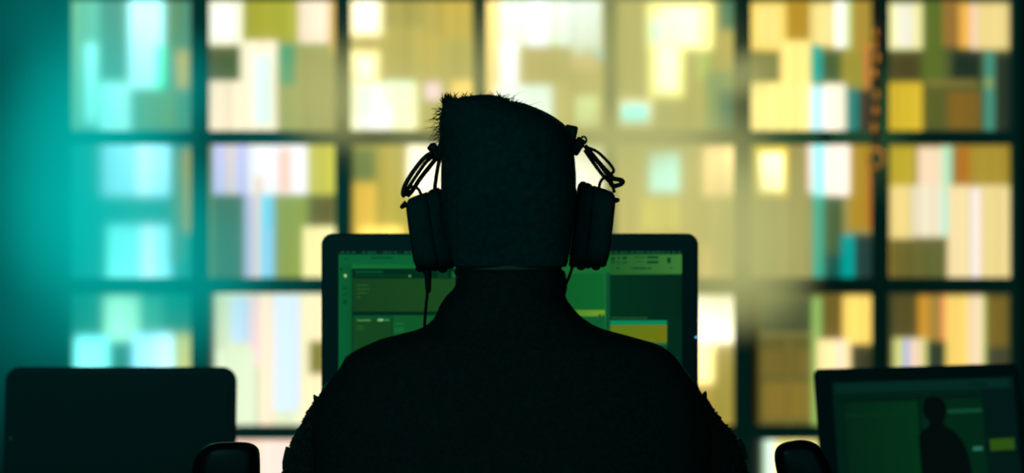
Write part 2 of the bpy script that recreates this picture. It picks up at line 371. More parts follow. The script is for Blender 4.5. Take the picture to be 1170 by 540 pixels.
# ------------------------------------------------------------------ big monitor
MD = 3.0
def rounded(x0, x1, z0, z1, r, n=8):
    pts = []
    for (cx, cz, a0) in ((x1-r, z1-r, 0), (x0+r, z1-r, 90), (x0+r, z0+r, 180), (x1-r, z0+r, 270)):
        for k in range(n+1):
            a = math.radians(a0+90*k/n); pts.append((cx+r*math.cos(a), cz+r*math.sin(a)))
    return pts
def slab(bm, pts, y0, y1, inset=0.0):
    """outline extruded from front y0 to back y1 with softly rounded edges"""
    n = len(pts); cx = sum(p[0] for p in pts)/n; cz = sum(p[1] for p in pts)/n
    def ring(y, d):
        out = []
        for x, z in pts:
            out.append(Vector((x-math.copysign(min(d, abs(x-cx)), x-cx), y, z-math.copysign(min(d, abs(z-cz)), z-cz))))
        return out
    e = min(0.003, abs(y1-y0)*0.3)
    loft(bm, [ring(y0, e), ring(y0+e*0.3, e*0.3), ring(y0+e, 0), ring(y1-e, 0), ring(y1-e*0.3, e*0.3), ring(y1, e)])
mo = Vector((P(582.5, 0, MD).x, MD+CAMY, DZ))
t = empty('monitor', mo); tag(t, 'large black monitor with a dim green screen in front of the operator', 'monitor')
mx = lambda x: P(x, 0, MD).x-mo.x
mz = lambda y: P(0, y, MD).z-mo.z
bm = bmesh.new(); slab(bm, rounded(mx(367), mx(798), mz(572), mz(266.5), 0.0175), 0.0, 0.03); obj('casing', bm, M['plastic'], t, True)
bm = bmesh.new(); slab(bm, rounded(mx(430), mx(735), mz(545), mz(300), 0.03), 0.03, 0.05); obj('back_cover', bm, M['plastic'], t, True)
G = lambda r, g, b: (r, g, b)
R = []
def q(x0, x1, y0, y1, c, c2=None):
    g = lambda k: (k[0], k[1], k[2]*0.85)
    R.append((mx(x0), mx(x1), mz(y1), mz(y0), g(c), g(c2 or c)))
q(387, 779, 286, 540, (6, 62, 42))
q(387, 779, 286, 290.5, (5, 36, 30))
q(387, 640, 290.5, 302, (10, 100, 62), (14, 96, 60)); q(387, 640, 302, 306.5, (24, 116, 66), (20, 90, 52))
q(387, 402, 302, 540, (10, 98, 60), (10, 88, 54))
q(402, 640, 306.5, 318, (5, 44, 30)); q(404, 640, 318, 356, (24, 66, 34), (34, 88, 38)); q(402, 640, 355.5, 360, (4, 42, 30))
q(404, 448, 360, 540, (22, 72, 36)); q(449, 640, 360, 540, (16, 92, 50), (24, 80, 44)); q(448, 449, 364, 540, (8, 48, 34))
q(404, 448, 360, 364, (12, 82, 52))
q(406, 438, 309, 311.5, (4, 80, 55)); q(406, 470, 313.5, 315.5, (4, 62, 44))
q(500, 512, 311, 317, (6, 60, 42)); q(516, 525, 310, 317, (20, 98, 58))
q(640, 697, 290.5, 312, (26, 110, 58)); q(640, 692, 312, 354, (18, 96, 50), (14, 106, 52)); q(640, 692, 354, 361, (60, 140, 55), (120, 165, 50))
q(640, 692, 361, 400, (14, 96, 58)); q(691.5, 696.5, 311, 540, (12, 84, 54)); q(691, 692, 311, 400, (36, 118, 70))
q(697, 779, 290.5, 312, (34, 96, 50), (64, 128, 66)); q(697, 779, 312, 313.5, (40, 100, 54))
q(697, 779, 313.5, 362, (5, 50, 34), (4, 40, 30)); q(697, 779, 362, 540, (4, 44, 34))
q(698, 740, 362.4, 363.4, (50, 96, 50))
q(697, 762, 365.5, 371, (14, 136, 104)); q(697, 762, 371, 391, (96, 126, 26), (116, 122, 22)); q(697, 762, 391, 394, (40, 104, 76)); q(697, 762, 394, 520, (20, 70, 50))
for x in range(390, 776, 6):                                 # row of tiny menu words
    if random.random() < 0.8: q(x, x+random.uniform(3, 5.5), 287.3, 288.9, (20, 92, 66))
for k in range(3): q(408, 408+random.uniform(12, 18), 325+k*4.5, 326+k*4.5, (44, 104, 52))
q(408, 412, 339, 340, (44, 104, 52))
for k in range(9): q(424+k*2.8, 426+k*2.8, 293.4-(k % 3 == 1)*0.7, 295.6, (8, 62, 46))
q(392, 400, 296, 296.8, (8, 66, 46)); q(392, 399, 294, 294.7, (8, 66, 46))
q(389, 391.5, 306, 308.5, (6, 40, 30))
for y in (328, 335, 342, 345): q(392, 396.5, y, y+2.2, (10, 66, 46))
q(408, 424, 365, 366.2, (90, 165, 110)); q(432, 438, 364, 366.3, (150, 205, 150)); q(439, 445, 364.3, 366.2, (70, 140, 95))
for y in (372, 375.5): q(408, 416, y, y+1, (40, 108, 58))
for y in (369, 374.5, 377.5): q(451, 451+random.uniform(10, 18), y, y+1, (34, 124, 72))
q(393.6, 396.2, 313.2, 315.8, (190, 235, 190)); q(394.2, 395.6, 315.8, 317, (120, 190, 130))
q(467.5, 469.5, 314.2, 316, (110, 190, 110)); q(684, 686.5, 358.6, 361.2, (20, 60, 30)); q(688, 690, 359, 361.2, (20, 60, 30))
dk = (10, 60, 38)
q(698, 702, 293.5, 297, dk); q(706, 708, 293, 296, dk); q(711, 716, 293, 296, dk); q(698, 702, 298.6, 300, dk); q(704, 708, 299, 300.2, dk); q(711, 716, 298.8, 300.3, dk)
for x in (725, 728): q(x, x+1.5, 292.5, 294.5, dk)
q(730, 737, 293.5, 294.3, dk); q(739, 752, 292.6, 295, dk); q(725, 735, 298.4, 299.2, dk); q(739, 752, 298, 300.6, dk)
q(762, 766, 294, 300.3, dk); q(704, 708, 305.5, 306.7, dk); q(721, 738, 305.3, 307, dk); q(740, 744, 305.3, 307, dk); q(765, 768, 305.6, 306.6, dk)
sc_o = picture('screen', R, -0.0012, M['monscreen'], t, 0.00003)
bm = bmesh.new(); ball(bm, (mx(795.3), -0.0006, mz(385)), (0.0016, 0.0008, 0.0016), 2); obj('power_light', bm, M['led'], t, True)
bm = bmesh.new(); tube(bm, [(0, 0.06, 0.012), (0, 0.062, 0.1), (0, 0.055, 0.2)], [0.03, 0.026, 0.024], 16, 5); obj('stand_neck', bm, M['metal'], t, True)
bm = bmesh.new(); slab(bm, [(0.13*a, 0.085*b) for a, b in sup(40, 3)], 0, 0.012)
bmesh.ops.rotate(bm, cent=(0, 0, 0), matrix=Matrix.Rotation(math.radians(90), 3, 'X'), verts=bm.verts)
zs = min(v.co.z for v in bm.verts); bmesh.ops.translate(bm, vec=(0, 0.06, -zs), verts=bm.verts)
obj('stand_base', bm, M['metal'], t, True)

# ------------------------------------------------------------------ laptops
def laptop(label, loc, yaw, lean, W, H, rad, bez, lit):
    t = empty('laptop', loc, (0, 0, yaw)); tag(t, label, 'laptop')
    D = 0.25
    bm = bmesh.new(); slab(bm, rounded(-W/2, W/2, -D/2, D/2, 0.012), -0.009, 0.009)
    bmesh.ops.rotate(bm, cent=(0, 0, 0), matrix=Matrix.Rotation(math.radians(90), 3, 'X'), verts=bm.verts)
    bmesh.ops.translate(bm, vec=(0, -D/2-0.008, 0.009), verts=bm.verts); obj('base', bm, M['plastic'], t, True)
    bm = bmesh.new()
    for r in range(5):
        for c in range(14):
            box(bm, (-W*0.42+c*W*0.84/13, -0.045-r*0.019, 0.019), (W*0.84/13*0.86, 0.016, 0.003))
    obj('keyboard', bm, M['gloss'], t)
    bm = bmesh.new(); box(bm, (0, -0.2, 0.0185), (0.1, 0.06, 0.001)); obj('touchpad', bm, M['gloss'], t)
    for sx in (-1, 1):
        bm = bmesh.new(); tube(bm, [(sx*W*0.3-0.03, 0.0, 0.014), (sx*W*0.3+0.03, 0.0, 0.014)], 0.008, 14, 0); obj('hinge', bm, M['metal'], t, True)
    lid = Matrix.Rotation(-lean, 4, 'X')
    bm = bmesh.new(); slab(bm, rounded(-W/2, W/2, 0.006, H, rad), -0.005, 0.005)
    l = obj('lid', bm, M['plastic'], t, True); l.location = (0, 0.004, 0.014); l.rotation_euler = (-lean, 0, 0)
    return t, l, W, H
LD = 3.4
ls = LD/FPX
# blank one at the left
HL = 0.241
tl, l, W, H = laptop('black laptop with a blank dark screen at the left end of the desk', (P(135.5, 0, LD).x, LD+CAMY, DZ), 0, math.radians(5), 266*ls, HL, 0.026, 0.02, False)
bm = bmesh.new(); slab(bm, rounded(-W/2+0.012, W/2-0.012, 0.03, H-0.014, 0.01), -0.0062, -0.0046); obj('screen', bm, M['offscreen'], l)
bm = bmesh.new(); ball(bm, (-W/2+0.0135, -0.0066, 0.118), (0.0012, 0.0008, 0.0012), 2); obj('indicator_light', bm, mat('indicator', (60, 110, 110), 0.4, emit=(50, 80, 82), estr=1.0), l, True)
# lit one at the right: turned away a little and leaning back
yaw = math.radians(22)
HR = 0.243; WR = 0.414
tr, l, W, H = laptop('black laptop with a dim green screen showing a dark figure, right end of the desk', (P(1053, 0, LD).x+0.014, LD+CAMY, DZ), yaw, math.radians(8), WR, HR, 0.012, 0.03, True)
R = []
sx0, sx1, sz0, sz1 = -W/2+0.030, W/2-0.014, 0.028, H-0.024
u = lambda x: sx0+(x-950)/(1158-950)*(sx1-sx0)
v = lambda y: sz1-(y-437)/(570-437)*(sz1-sz0)
def q(x0, x1, y0, y1, c, c2=None): R.append((u(x0), u(x1), v(y1), v(y0), c, c2 or c))
q(950, 1158, 437, 570, (3, 38, 26)); q(953, 1152, 439, 450, (6, 48, 38), (8, 50, 42)); q(958, 1118, 456, 462, (4, 34, 24))
q(962, 1044, 462, 570, (7, 44, 26), (5, 58, 28)); q(962, 1044, 476, 478, (6, 56, 34)); q(1044, 1047, 456, 570, (3, 30, 22)); q(1047, 1118, 462, 570, (4, 46, 26))
q(1078, 1118, 474.5, 478.5, (20, 86, 56)); q(1104, 1115, 520.5, 525, (50, 130, 100)); q(1120, 1158, 450, 570, (3, 30, 27)); q(1124, 1153, 512, 526, (52, 92, 22)); q(985, 988, 480, 570, (6, 50, 26))
for x in (1105, 1111, 1117, 1123): q(x, x+4, 442, 448, (5, 34, 30))
fig = [(1042, 570), (1042, 505), (1046, 498), (1054, 494), (1056, 488), (1051, 482), (1049, 474), (1050, 465), (1055, 459), (1063, 457), (1071, 460), (1076, 467), (1077, 476), (1074, 484), (1072, 489), (1074, 494), (1084, 501), (1092, 512), (1097, 526), (1100, 545), (1101, 570)]
sc2 = picture('screen', R, -0.0056, M['lapscreen'], l, 0.00008, [([(u(x), v(y)) for x, y in fig], (4, 14, 13))])

# ------------------------------------------------------------------ operator's chair
SEAT = 0.50
t = empty('office_chair', (0, -0.05, 0)); tag(t, 'black office chair under the operator, its rounded armrests showing at both sides', 'chair')
bm = bmesh.new(); slab(bm, [(0.25*a, 0.24*b) for a, b in sup(48, 4)], -0.04, 0.04)
bmesh.ops.rotate(bm, cent=(0, 0, 0), matrix=Matrix.Rotation(math.radians(90), 3, 'X'), verts=bm.verts)
bmesh.ops.translate(bm, vec=(0, 0.02, SEAT-0.04), verts=bm.verts); obj('seat', bm, M['chair'], t, True)
bm = bmesh.new(); slab(bm, [(0.21*a, 0.72+0.13*b) for a, b in sup(48, 4)], -0.262, -0.222); obj('backrest', bm, M['chair'], t, True)
bm = bmesh.new(); tube(bm, [(0, -0.06, 0.41), (0, -0.24, 0.41), (0, -0.283, 0.47), (0, -0.278, 0.66)], 0.02, 12, 6); obj('back_support', bm, M['metal'], t, True)
bm = bmesh.new(); tube(bm, [(0, 0, 0.09), (0, 0, 0.25), (0, 0, 0.42)], [0.03, 0.024, 0.024], 16, 3); obj('gas_column', bm, M['metal'], t, True)
for k in range(5):
    a = 2*math.pi*k/5+0.3; bm = bmesh.new()
    tube(bm, [(0.02*math.cos(a), 0.02*math.sin(a), 0.1), (0.28*math.cos(a), 0.28*math.sin(a), 0.075)], [0.024, 0.016], 10, 3); lg = obj('leg', bm, M['metal'], t, True)
    bm = bmesh.new(); c = Vector((0.28*math.cos(a), 0.28*math.sin(a), 0.03)); d = Vector((-math.sin(a), math.cos(a), 0))*0.012
    tube(bm, [c-d, c+d], 0.03, 16, 0); obj('caster', bm, M['gloss'], lg, True)
AD = 2.47
for sx in (-1, 1):
    if sx > 0: pts = [(888, 545), (884.6, 527), (886, 515), (893, 508.5), (904, 505.6), (915, 504.6), (926, 507), (935, 513), (942, 525), (948, 540), (950, 552), (946, 566), (930, 575), (905, 574), (893, 562)]
    else: pts = [(297.5, 545), (297, 520), (293.5, 512), (286, 508), (276, 507), (262, 507), (246, 508.5), (234, 514), (226, 525), (222, 540), (222, 554), (228, 566), (245, 574), (272, 574), (290, 562)]
    ring = catmull([P(x, y, AD)-Vector(t.location) for x, y in pts]+[P(*pts[0], AD)-Vector(t.location)], 3)[:-1]
    cen = sum(ring, Vector())/len(ring)
    rings = []
    for dy, s in ((0.0, 0.55), (0.004, 0.8), (0.014, 0.94), (0.03, 1.0), (0.12, 0.98), (0.2, 0.94), (0.225, 0.85), (0.235, 0.6)):
        rings.append([Vector((cen.x-sx*0.003+(p.x-cen.x)*s*1.04+sx*0.16*dy, p.y+dy-0.03, cen.z+0.007+(p.z-cen.z)*s*1.03-0.17*dy)) for p in ring])
    bm = bmesh.new(); loft(bm, rings); ar = obj('armrest', bm, M['arm'], t, True)
    bm = bmesh.new(); x = cen.x
    tube(bm, [(x, cen.y+0.07, cen.z-0.02), (x, cen.y+0.06, 0.55), (x*0.96, 0.03, 0.44), (sx*0.2, 0.02, 0.43)], 0.017, 12, 6); obj('post', bm, M['metal'], ar, True)

# ------------------------------------------------------------------ the operator
HX = -0.004
bm = bmesh.new()
# head
ball(bm, (HX, -0.012, 1.262), (0.074, 0.092, 0.082), 4)
ball(bm, (HX, 0.03, 1.22), (0.064, 0.066, 0.09), 4)
ball(bm, (HX, 0.05, 1.168), (0.05, 0.05, 0.046), 4)
ball(bm, (HX, 0.086, 1.135), (0.02, 0.016, 0.016))                      # chin
capsule(bm, (HX, 0.092, 1.238), (HX, 0.112, 1.2), 0.009, 0.013)          # nose
for s in (-1, 1):
    ball(bm, (HX+s*0.011, 0.102, 1.196), 0.009)
    capsule(bm, (HX+s*0.012, 0.088, 1.256), (HX+s*0.045, 0.078, 1.258), 0.01, 0.009)   # brow
    ball(bm, (HX+s*0.04, 0.07, 1.205), (0.02, 0.02, 0.018))             # cheek
    ball(bm, (HX+s*0.074, 0.0, 1.222), (0.01, 0.02, 0.032))             # ear
    capsule(bm, (HX+s*0.055, 0.02, 1.165), (HX+s*0.02, 0.08, 1.14), 0.016, 0.014)      # jaw
    capsule(bm, (HX, 0.094, 1.163+s*0.005), (HX+0.02, 0.088, 1.162+s*0.005), 0.006, 0.004)
    capsule(bm, (HX, 0.094, 1.163+s*0.005), (HX-0.02, 0.088, 1.162+s*0.005), 0.006, 0.004)
# neck and trunk
chain(bm, [(HX, -0.018, 1.22, 0.062), (HX, -0.026, 1.14, 0.0645), (0, -0.03, 1.07, 0.07)])
for p, r in (((0, -0.03, 1.0), (0.15, 0.085, 0.06)), ((0, -0.025, 0.93), (0.17, 0.1, 0.1)), ((0, -0.04, 0.8), (0.15, 0.1, 0.12)), ((0, -0.06, 0.68), (0.15, 0.11, 0.12)), ((0, -0.07, 0.605), (0.17, 0.125, 0.1))):
    ball(bm, p, r, 4)
ARM = {}
for s in (-1, 1):
    arm = [(s*0.06, -0.03, 1.02, 0.05), (s*0.175, -0.01, 0.975, 0.052), (s*0.205, 0.03, 0.9, 0.05), (s*0.24, 0.12, 0.79, 0.042), (s*0.19, 0.27, 0.755, 0.038), (s*0.125, 0.4, 0.742, 0.027)]
    chain(bm, arm); ARM[s] = arm
    # hand resting on the desk: palm, four curled fingers, thumb from the side
    chain(bm, [(s*0.125, 0.4, 0.742, 0.026), (s*0.113, 0.435, 0.736, 0.022)])
    for k, (dx, L) in enumerate(((-0.03, 0.072), (-0.01, 0.082), (0.01, 0.077), (0.029, 0.06))):
        bx, by = s*(0.103-0)+dx, 0.478-abs(dx)*0.15
        chain(bm, [(s*0.113+dx*0.6, 0.43, 0.735, 0.015), (bx, by, 0.735, 0.011), (bx+dx*0.1, by+L*0.45, 0.738, 0.009), (bx+dx*0.15, by+L*0.78, 0.725, 0.008), (bx+dx*0.15, by+L, 0.711, 0.0075)])
    chain(bm, [(s*0.105, 0.425, 0.733, 0.014), (s*0.075, 0.455, 0.725, 0.011), (s*0.058, 0.48, 0.719, 0.009), (s*0.05, 0.5, 0.7125, 0.0085)])
    chain(bm, [(s*0.08, -0.05, 0.6, 0.095), (s*0.11, 0.15, 0.59, 0.08), (s*0.13, 0.36, 0.555, 0.062), (s*0.13, 0.36, 0.3, 0.05), (s*0.13, 0.35, 0.09, 0.036), (s*0.13, 0.36, 0.055, 0.038), (s*0.135, 0.47, 0.035, 0.03)])
body_me = remesh(bm, 0.0042, 5, 'person')
person = link('person', body_me, M['skin'], None, True)
tag(person, 'person seen from behind, in a dark jacket and headset, seated at the big monitor', 'person')
for s in (-1, 1):
    bm = bmesh.new(); ball(bm, (HX+s*0.03, 0.079, 1.238), 0.0115, 3); obj('eye', bm, M['eye'], person, True)

# jacket: trunk lofted through the traced outline, then joined with the collar
JD = 2.4
OUT = [(308, 525, 645), (316, 523, 646), (322, 522, 647), (330, 519, 648), (336, 511, 643), (348, 503, 652), (360, 499, 662), (370, 489, 677), (376, 476, 692), (381, 456, 712), (386, 436, 730), (391, 424, 748), (396, 413, 758), (402, 402, 766), (408, 396, 771), (416, 392, 777), (425, 386, 783), (436, 376, 792), (446, 369, 798), (456, 364, 802), (475, 361, 807), (500, 361, 809), (540, 364, 806), (600, 372, 798), (680, 382, 786), (760, 392, 776), (830, 400, 768)]
DEP = [(322, .078), (348, .082), (370, .085), (391, .1), (416, .112), (456, .125), (540, .135), (680, .14), (830, .15)]
def interp(tab, y):
    for (a, va), (b, vb) in zip(tab, tab[1:]):
        if a <= y <= b: return va+(vb-va)*(y-a)/(b-a)
    return tab[-1][1] if y > tab[-1][0] else tab[0][1]
def trunk_rings(grow=0.0):
    rings = []
    unit = sup(64, 2.4)
    for y, xl, xr in OUT:
        a, b = P(xl, y, JD), P(xr, y, JD)
        cx, rx = (a.x+b.x)/2, (b.x-a.x)/2+grow; ry = interp([(308, .076)]+DEP, y)+grow
        cy = -0.026-(y-322)/508*0.03
        rings.append([Vector((cx+rx*c, cy+ry*s, a.z)) for c, s in unit])
    return rings
bm = bmesh.new(); loft(bm, trunk_rings())
# collar fold, back seam and hem roll
jk = remesh(bm, 0.0045, 1, 'jacket')
jacket = link('jacket', jk, M['jacket'], person, True)
bm = bmesh.new(); pts = []
for k in range(33):
    a = 2*math.pi*k/32; pts.append((HX+0.0615*math.cos(a), -0.027+0.064*math.sin(a), 1.137))
tube(bm, pts, 0.0042, 10, 2); obj('collar', bm, M['jacket'], jacket, True)
for s in (-1, 1):                                             # shoulder seam, its paler colour paints in a thin rim light
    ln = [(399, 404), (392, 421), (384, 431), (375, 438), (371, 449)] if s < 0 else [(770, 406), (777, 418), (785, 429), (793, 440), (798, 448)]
    bm = bmesh.new(); tube(bm, [P(x, y, 2.4)+Vector((0, -0.035, 0)) for x, y in ln], 0.0016, 8, 5); obj('seam', bm, M['rim_seam'], jacket, True)
# sleeves
for s in (-1, 1):
    bm = bmesh.new()
    chain(bm, [(s*0.189, 0.005, 0.940, 0.066), (s*0.205, 0.02, 0.90, 0.071), (s*0.222, 0.06, 0.845, 0.072), (s*0.243, 0.12, 0.79, 0.064), (s*0.19, 0.27, 0.757, 0.053), (s*0.13, 0.39, 0.744, 0.041)]) if s < 0 else \
    chain(bm, [(0.190, 0.005, 0.938, 0.064), (0.212, 0.02, 0.90, 0.071), (0.232, 0.06, 0.845, 0.070), (0.245, 0.12, 0.79, 0.064), (0.19, 0.27, 0.757, 0.053), (0.13, 0.39, 0.744, 0.041)])
    me = remesh(bm, 0.0045, 3, 'sleeve'); sl = link('sleeve', me, M['jacket'], person, True)
    # woolly fleece patch on the upper sleeve: short tufts standing off the cloth
    me.calc_loop_triangles()
    bm = bmesh.new(); rnd = random.Random(3+s)
    polys = [p for p in me.polygons if 0.875 < p.center.z < 0.995 and s*p.normal.x > -0.15 and s*p.center.x > 0.2]
    for p in polys:
        if rnd.random() > 0.62: continue
        L = rnd.uniform(0.0025, 0.0058) if rnd.random() < 0.93 else rnd.uniform(0.005, 0.007)
        n = Vector(p.normal); c = Vector(p.center)-n*0.001
        d = (n+Vector((rnd.uniform(-.5, .5), rnd.uniform(-.5, .5), rnd.uniform(-.9, .2)))).normalized()
        u_ = d.orthogonal().normalized(); w_ = d.cross(u_); rr = rnd.uniform(0.0012, 0.0022)
        b = [bm.verts.new(c+(u_*math.cos(k*2.094)+w_*math.sin(k*2.094))*rr) for k in range(3)]
        m2 = c+d*L*0.6+Vector((0, 0, -0.001)); mm = [bm.verts.new(m2+(u_*math.cos(k*2.094)+w_*math.sin(k*2.094))*rr*0.7) for k in range(3)]
        tip = bm.verts.new(c+d*L+Vector((0, 0, -0.0025)))
        for k in range(3):
            j = (k+1) % 3
            bm.faces.new((b[k], b[j], mm[j], mm[k])); bm.faces.new((mm[k], mm[j], tip))
    # little torn corner at the top of the patch and the hanging flap at its foot
    if s < 0: spikes = [((367, 466), (358.5, 450.5)), ((330, 520), (323.5, 537)), ((332, 512), (325, 528))]
    else: spikes = [((801, 462), (806.5, 446.5)), ((845, 515), (853.5, 525)), ((842, 505), (852, 514))]
    for (a, b_) in spikes:
        pa, pb = P(*a, 2.41), P(*b_, 2.41)
        tube(bm, [pa, (pa+pb)/2, pb], [0.0065, 0.005, 0.0008], 6, 3)
    obj('fleece_patch', bm, M['fleece'], sl)
# trousers and shoes
bm = bmesh.new(); ball(bm, (0, -0.07, 0.605), (0.185, 0.14, 0.1), 4)
for s in (-1, 1):
    chain(bm, [(s*0.085, -0.05, 0.605, 0.1), (s*0.11, 0.15, 0.597, 0.088), (s*0.13, 0.36, 0.56, 0.07), (s*0.13, 0.36, 0.3, 0.062), (s*0.13, 0.352, 0.1, 0.058)])
link('trousers', remesh(bm, 0.006, 3, 'trousers'), M['trousers'], person, True)
for s in (-1, 1):
    bm = bmesh.new(); ball(bm, (s*0.13, 0.345, 0.05), (0.044, 0.052, 0.05)); ball(bm, (s*0.135, 0.44, 0.036), (0.047, 0.095, 0.036)); ball(bm, (s*0.13, 0.37, 0.075), (0.042, 0.05, 0.045))
    link('shoe', remesh(bm, 0.005, 2, 'shoe'), M['shoe'], person, True)

# hair: cap through the traced outline plus loose strands
HO = [(110.5, 541, 570), (113, 524, 578), (116, 509, 584), (119, 506, 589), (124, 505, 604), (132, 503, 622), (140, 502, 637), (150, 502, 648), (162, 503, 653), (178, 505, 656), (200, 504.5, 657.5), (225, 505, 657), (250, 507, 655.5), (272, 511, 652), (290, 516, 649), (304, 520, 647)]
HF = [(112, -.045, .04), (118, -.065, .06), (132, -.086, .078), (150, -.1, .088), (178, -.11, .082), (200, -.113, .055), (225, -.112, .02), (250, -.106, .012), (272, -.1, 0.0), (290, -.094, -.012), (312, -.088, -.03)]
bm = bmesh.new(); rings = []
unit = sup(56, 2.3)
for y, xl, xr in HO:
    a, b = P(xl, y, JD), P(xr, y, JD)
    f = interp([(r[0], r[1]) for r in HF], y); g = interp([(r[0], r[2]) for r in HF], y)
    rings.append([Vector(((a.x+b.x)/2+(b.x-a.x)/2*c, (f+g)/2+(g-f)/2*s, a.z)) for c, s in unit])
loft(bm, rings)
hr = link('hair', remesh(bm, 0.004, 1, 'hair'), M['hair'], person, True)
bm = bmesh.new(); rnd = random.Random(11)
def strand(p, d, L, r, bend):
    p = Vector(p); d = Vector(d).normalized()
    tube(bm, [p, p+d*L*0.5+Vector(bend)*L*0.12, p+d*L+Vector(bend)*L*0.45], [r, r*0.7, r*0.12], 4, 3)
for k in range(420):                                          # crown
    x = rnd.uniform(508, 598) if rnd.random() < 0.75 else rnd.uniform(590, 640)
    yb = interp([(500, 116), (512, 114), (575, 114), (590, 121), (610, 128), (640, 143)], x)+3
    p = P(x, yb, JD); p.y += rnd.uniform(-0.05, 0.05)
    L = rnd.uniform(0.005, 0.014) if x < 590 else rnd.uniform(0.003, 0.007)
    strand(p, (rnd.uniform(-0.5, 0.9), rnd.uniform(-.5, .5), rnd.uniform(0.4, 1)), L, rnd.uniform(0.0004, 0.0011), (rnd.uniform(-1, 1), 0, rnd.uniform(-1, 0.2)))
for k in range(120):                                          # left temple
    y = rnd.uniform(120, 182); p = P(506, y, JD); p.y += rnd.uniform(-0.03, 0.05)
    m_ = 1-abs(y-142)/45
    strand(p, (-1, rnd.uniform(-.5, .5), rnd.uniform(-0.9, 0.7)), rnd.uniform(0.004, 0.005+0.019*max(m_, 0)), rnd.uniform(0.0003, 0.0007), (rnd.uniform(-.5, .5), 0, rnd.uniform(-1, 0.3)))
for k in range(80):                                           # squared tuft at the upper left corner
    p = P(rnd.uniform(507, 518), rnd.uniform(118, 124), JD); p.y += rnd.uniform(-0.02, 0.02)
    strand(p, (rnd.uniform(-0.55, 0.1), rnd.uniform(-.3, .3), 1), rnd.uniform(0.009, 0.0145), rnd.uniform(0.0008, 0.0017), (rnd.uniform(-.3, .3), 0, 0))
for k in range(26):                                           # wisps
    x = rnd.uniform(525, 545) if rnd.random() < 0.6 else rnd.uniform(560, 605)
    p = P(x, interp([(520, 116), (575, 114), (605, 126)], x)+2, JD); p.y += rnd.uniform(-0.04, 0.02)
    strand(p, (rnd.uniform(0.2, 1), rnd.uniform(-.3, .3), rnd.uniform(0.15, 0.5)), rnd.uniform(0.012, 0.022), 0.00035, (rnd.uniform(0, 1), 0, rnd.uniform(-0.6, 0.3)))
obj('loose_strands', bm, M['hair'], hr)

# ------------------------------------------------------------------ headset
t = empty('headset', (0, 0, 1.2)); tag(t, 'black headset with thick earcups and wire arms worn on the head', 'headset')
T0 = Vector(t.location)
HDp = 2.42
def HP(x, y, d=0.0): return P(x, y, HDp+d)-T0
# headband: flat padded ribbon over the crown
path = catmull([HP(*p) for p in ((501, 176), (503, 160), (512, 139), (528, 125), (552, 117.5), (581, 116.5), (606, 122), (630, 133), (648, 147.5), (654, 164), (654, 172))], 6)
cen = HP(580, 200)
rings = []
for i, p in enumerate(path):
    d = (path[min(i+1, len(path)-1)]-path[max(i-1, 0)]).normalized(); n = Vector((-d.z, 0, d.x))
    if n.dot(p-cen) < 0: n = -n
    rings.append([p+n*0.004*a-n*0.003+Vector((0, 0.019*b, 0)) for a, b in sup(16, 3.5)])
bm = bmesh.new(); loft(bm, rings); obj('headband', bm, M['pad'], t, True)
# end clamps
for s in (-1, 1):
    c = HP(498, 173) if s < 0 else HP(660, 167)
    bm = bmesh.new()
    ang = math.radians(38 if s < 0 else -32)
    rot = Matrix.Rotation(-ang, 3, 'Y')
    box(bm, c, (0.0125, 0.024, 0.021), rot)
    box(bm, c+Vector((s*-0.003, 0, -0.004)), (0.012, 0.02, 0.012), rot)
    cl = obj('clamp', bm, M['wire'], t, True, bevel=0.0025)
    bm = bmesh.new(); rc = HP(494.5, 168.5) if s < 0 else HP(666.3, 160.5)
    tube(bm, [rc+Vector((math.cos(a)*0.0036, -0.012, math.sin(a)*0.0042)) for a in [k*math.pi/6 for k in range(13)]], 0.0013, 8, 2); obj('ring', bm, M['wire'], cl, True)
    if s > 0:
        bm = bmesh.new(); box(bm, HP(650, 160), (0.016, 0.026, 0.036), Matrix.Rotation(math.radians(12), 3, 'Y')); obj('slider', bm, M['wire'], cl, True, bevel=0.003)
# wire arms: separate rods
def rod(pts, r, dep=0.0, name='wire_arm'):
    bm = bmesh.new(); tube(bm, [HP(x, y, dep) for x, y in pts], r, 10, 6); return obj(name, bm, M['wire'], t, True)
rod([(494, 174), (484, 181), (472, 196), (463, 211), (460.5, 221), (463, 224.5)], 0.0029, -0.012)
rod([(497, 177), (487, 185), (476, 200), (467, 214), (463, 224)], 0.0023, -0.004)
rod([(499, 180), (491, 190), (480, 204), (471.5, 217), (465, 224)], 0.0029, 0.006)
rod([(503, 178), (500.5, 190), (498, 205), (496.5, 218)], 0.0025, 0.0)
rod([(466, 220), (467, 215), (472.5, 213), (478, 216), (481, 222)], 0.0019, 0.0)
rod([(670, 168), (682, 173), (694, 184), (700.5, 192.5), (700.5, 196.5), (697, 199)], 0.0019, -0.010)
rod([(668, 166), (678, 178), (690, 193), (700, 206)], 0.0029, -0.004)
rod([(668, 171), (676, 183), (688, 199), (700, 210.5)], 0.0023, 0.004)
rod([(671, 170), (684, 184), (695, 196), (703, 205)], 0.0019, 0.002)
rod([(697, 204), (704, 204.5), (710.5, 206), (711, 209), (706, 211.5), (700, 212), (697, 207)], 0.0029, 0.0)
rod([(684.5, 214), (686, 208), (690, 203), (693, 202.5)], 0.0019, 0.0)
rod([(698, 206), (700, 212), (702, 220)], 0.002, 0.0)
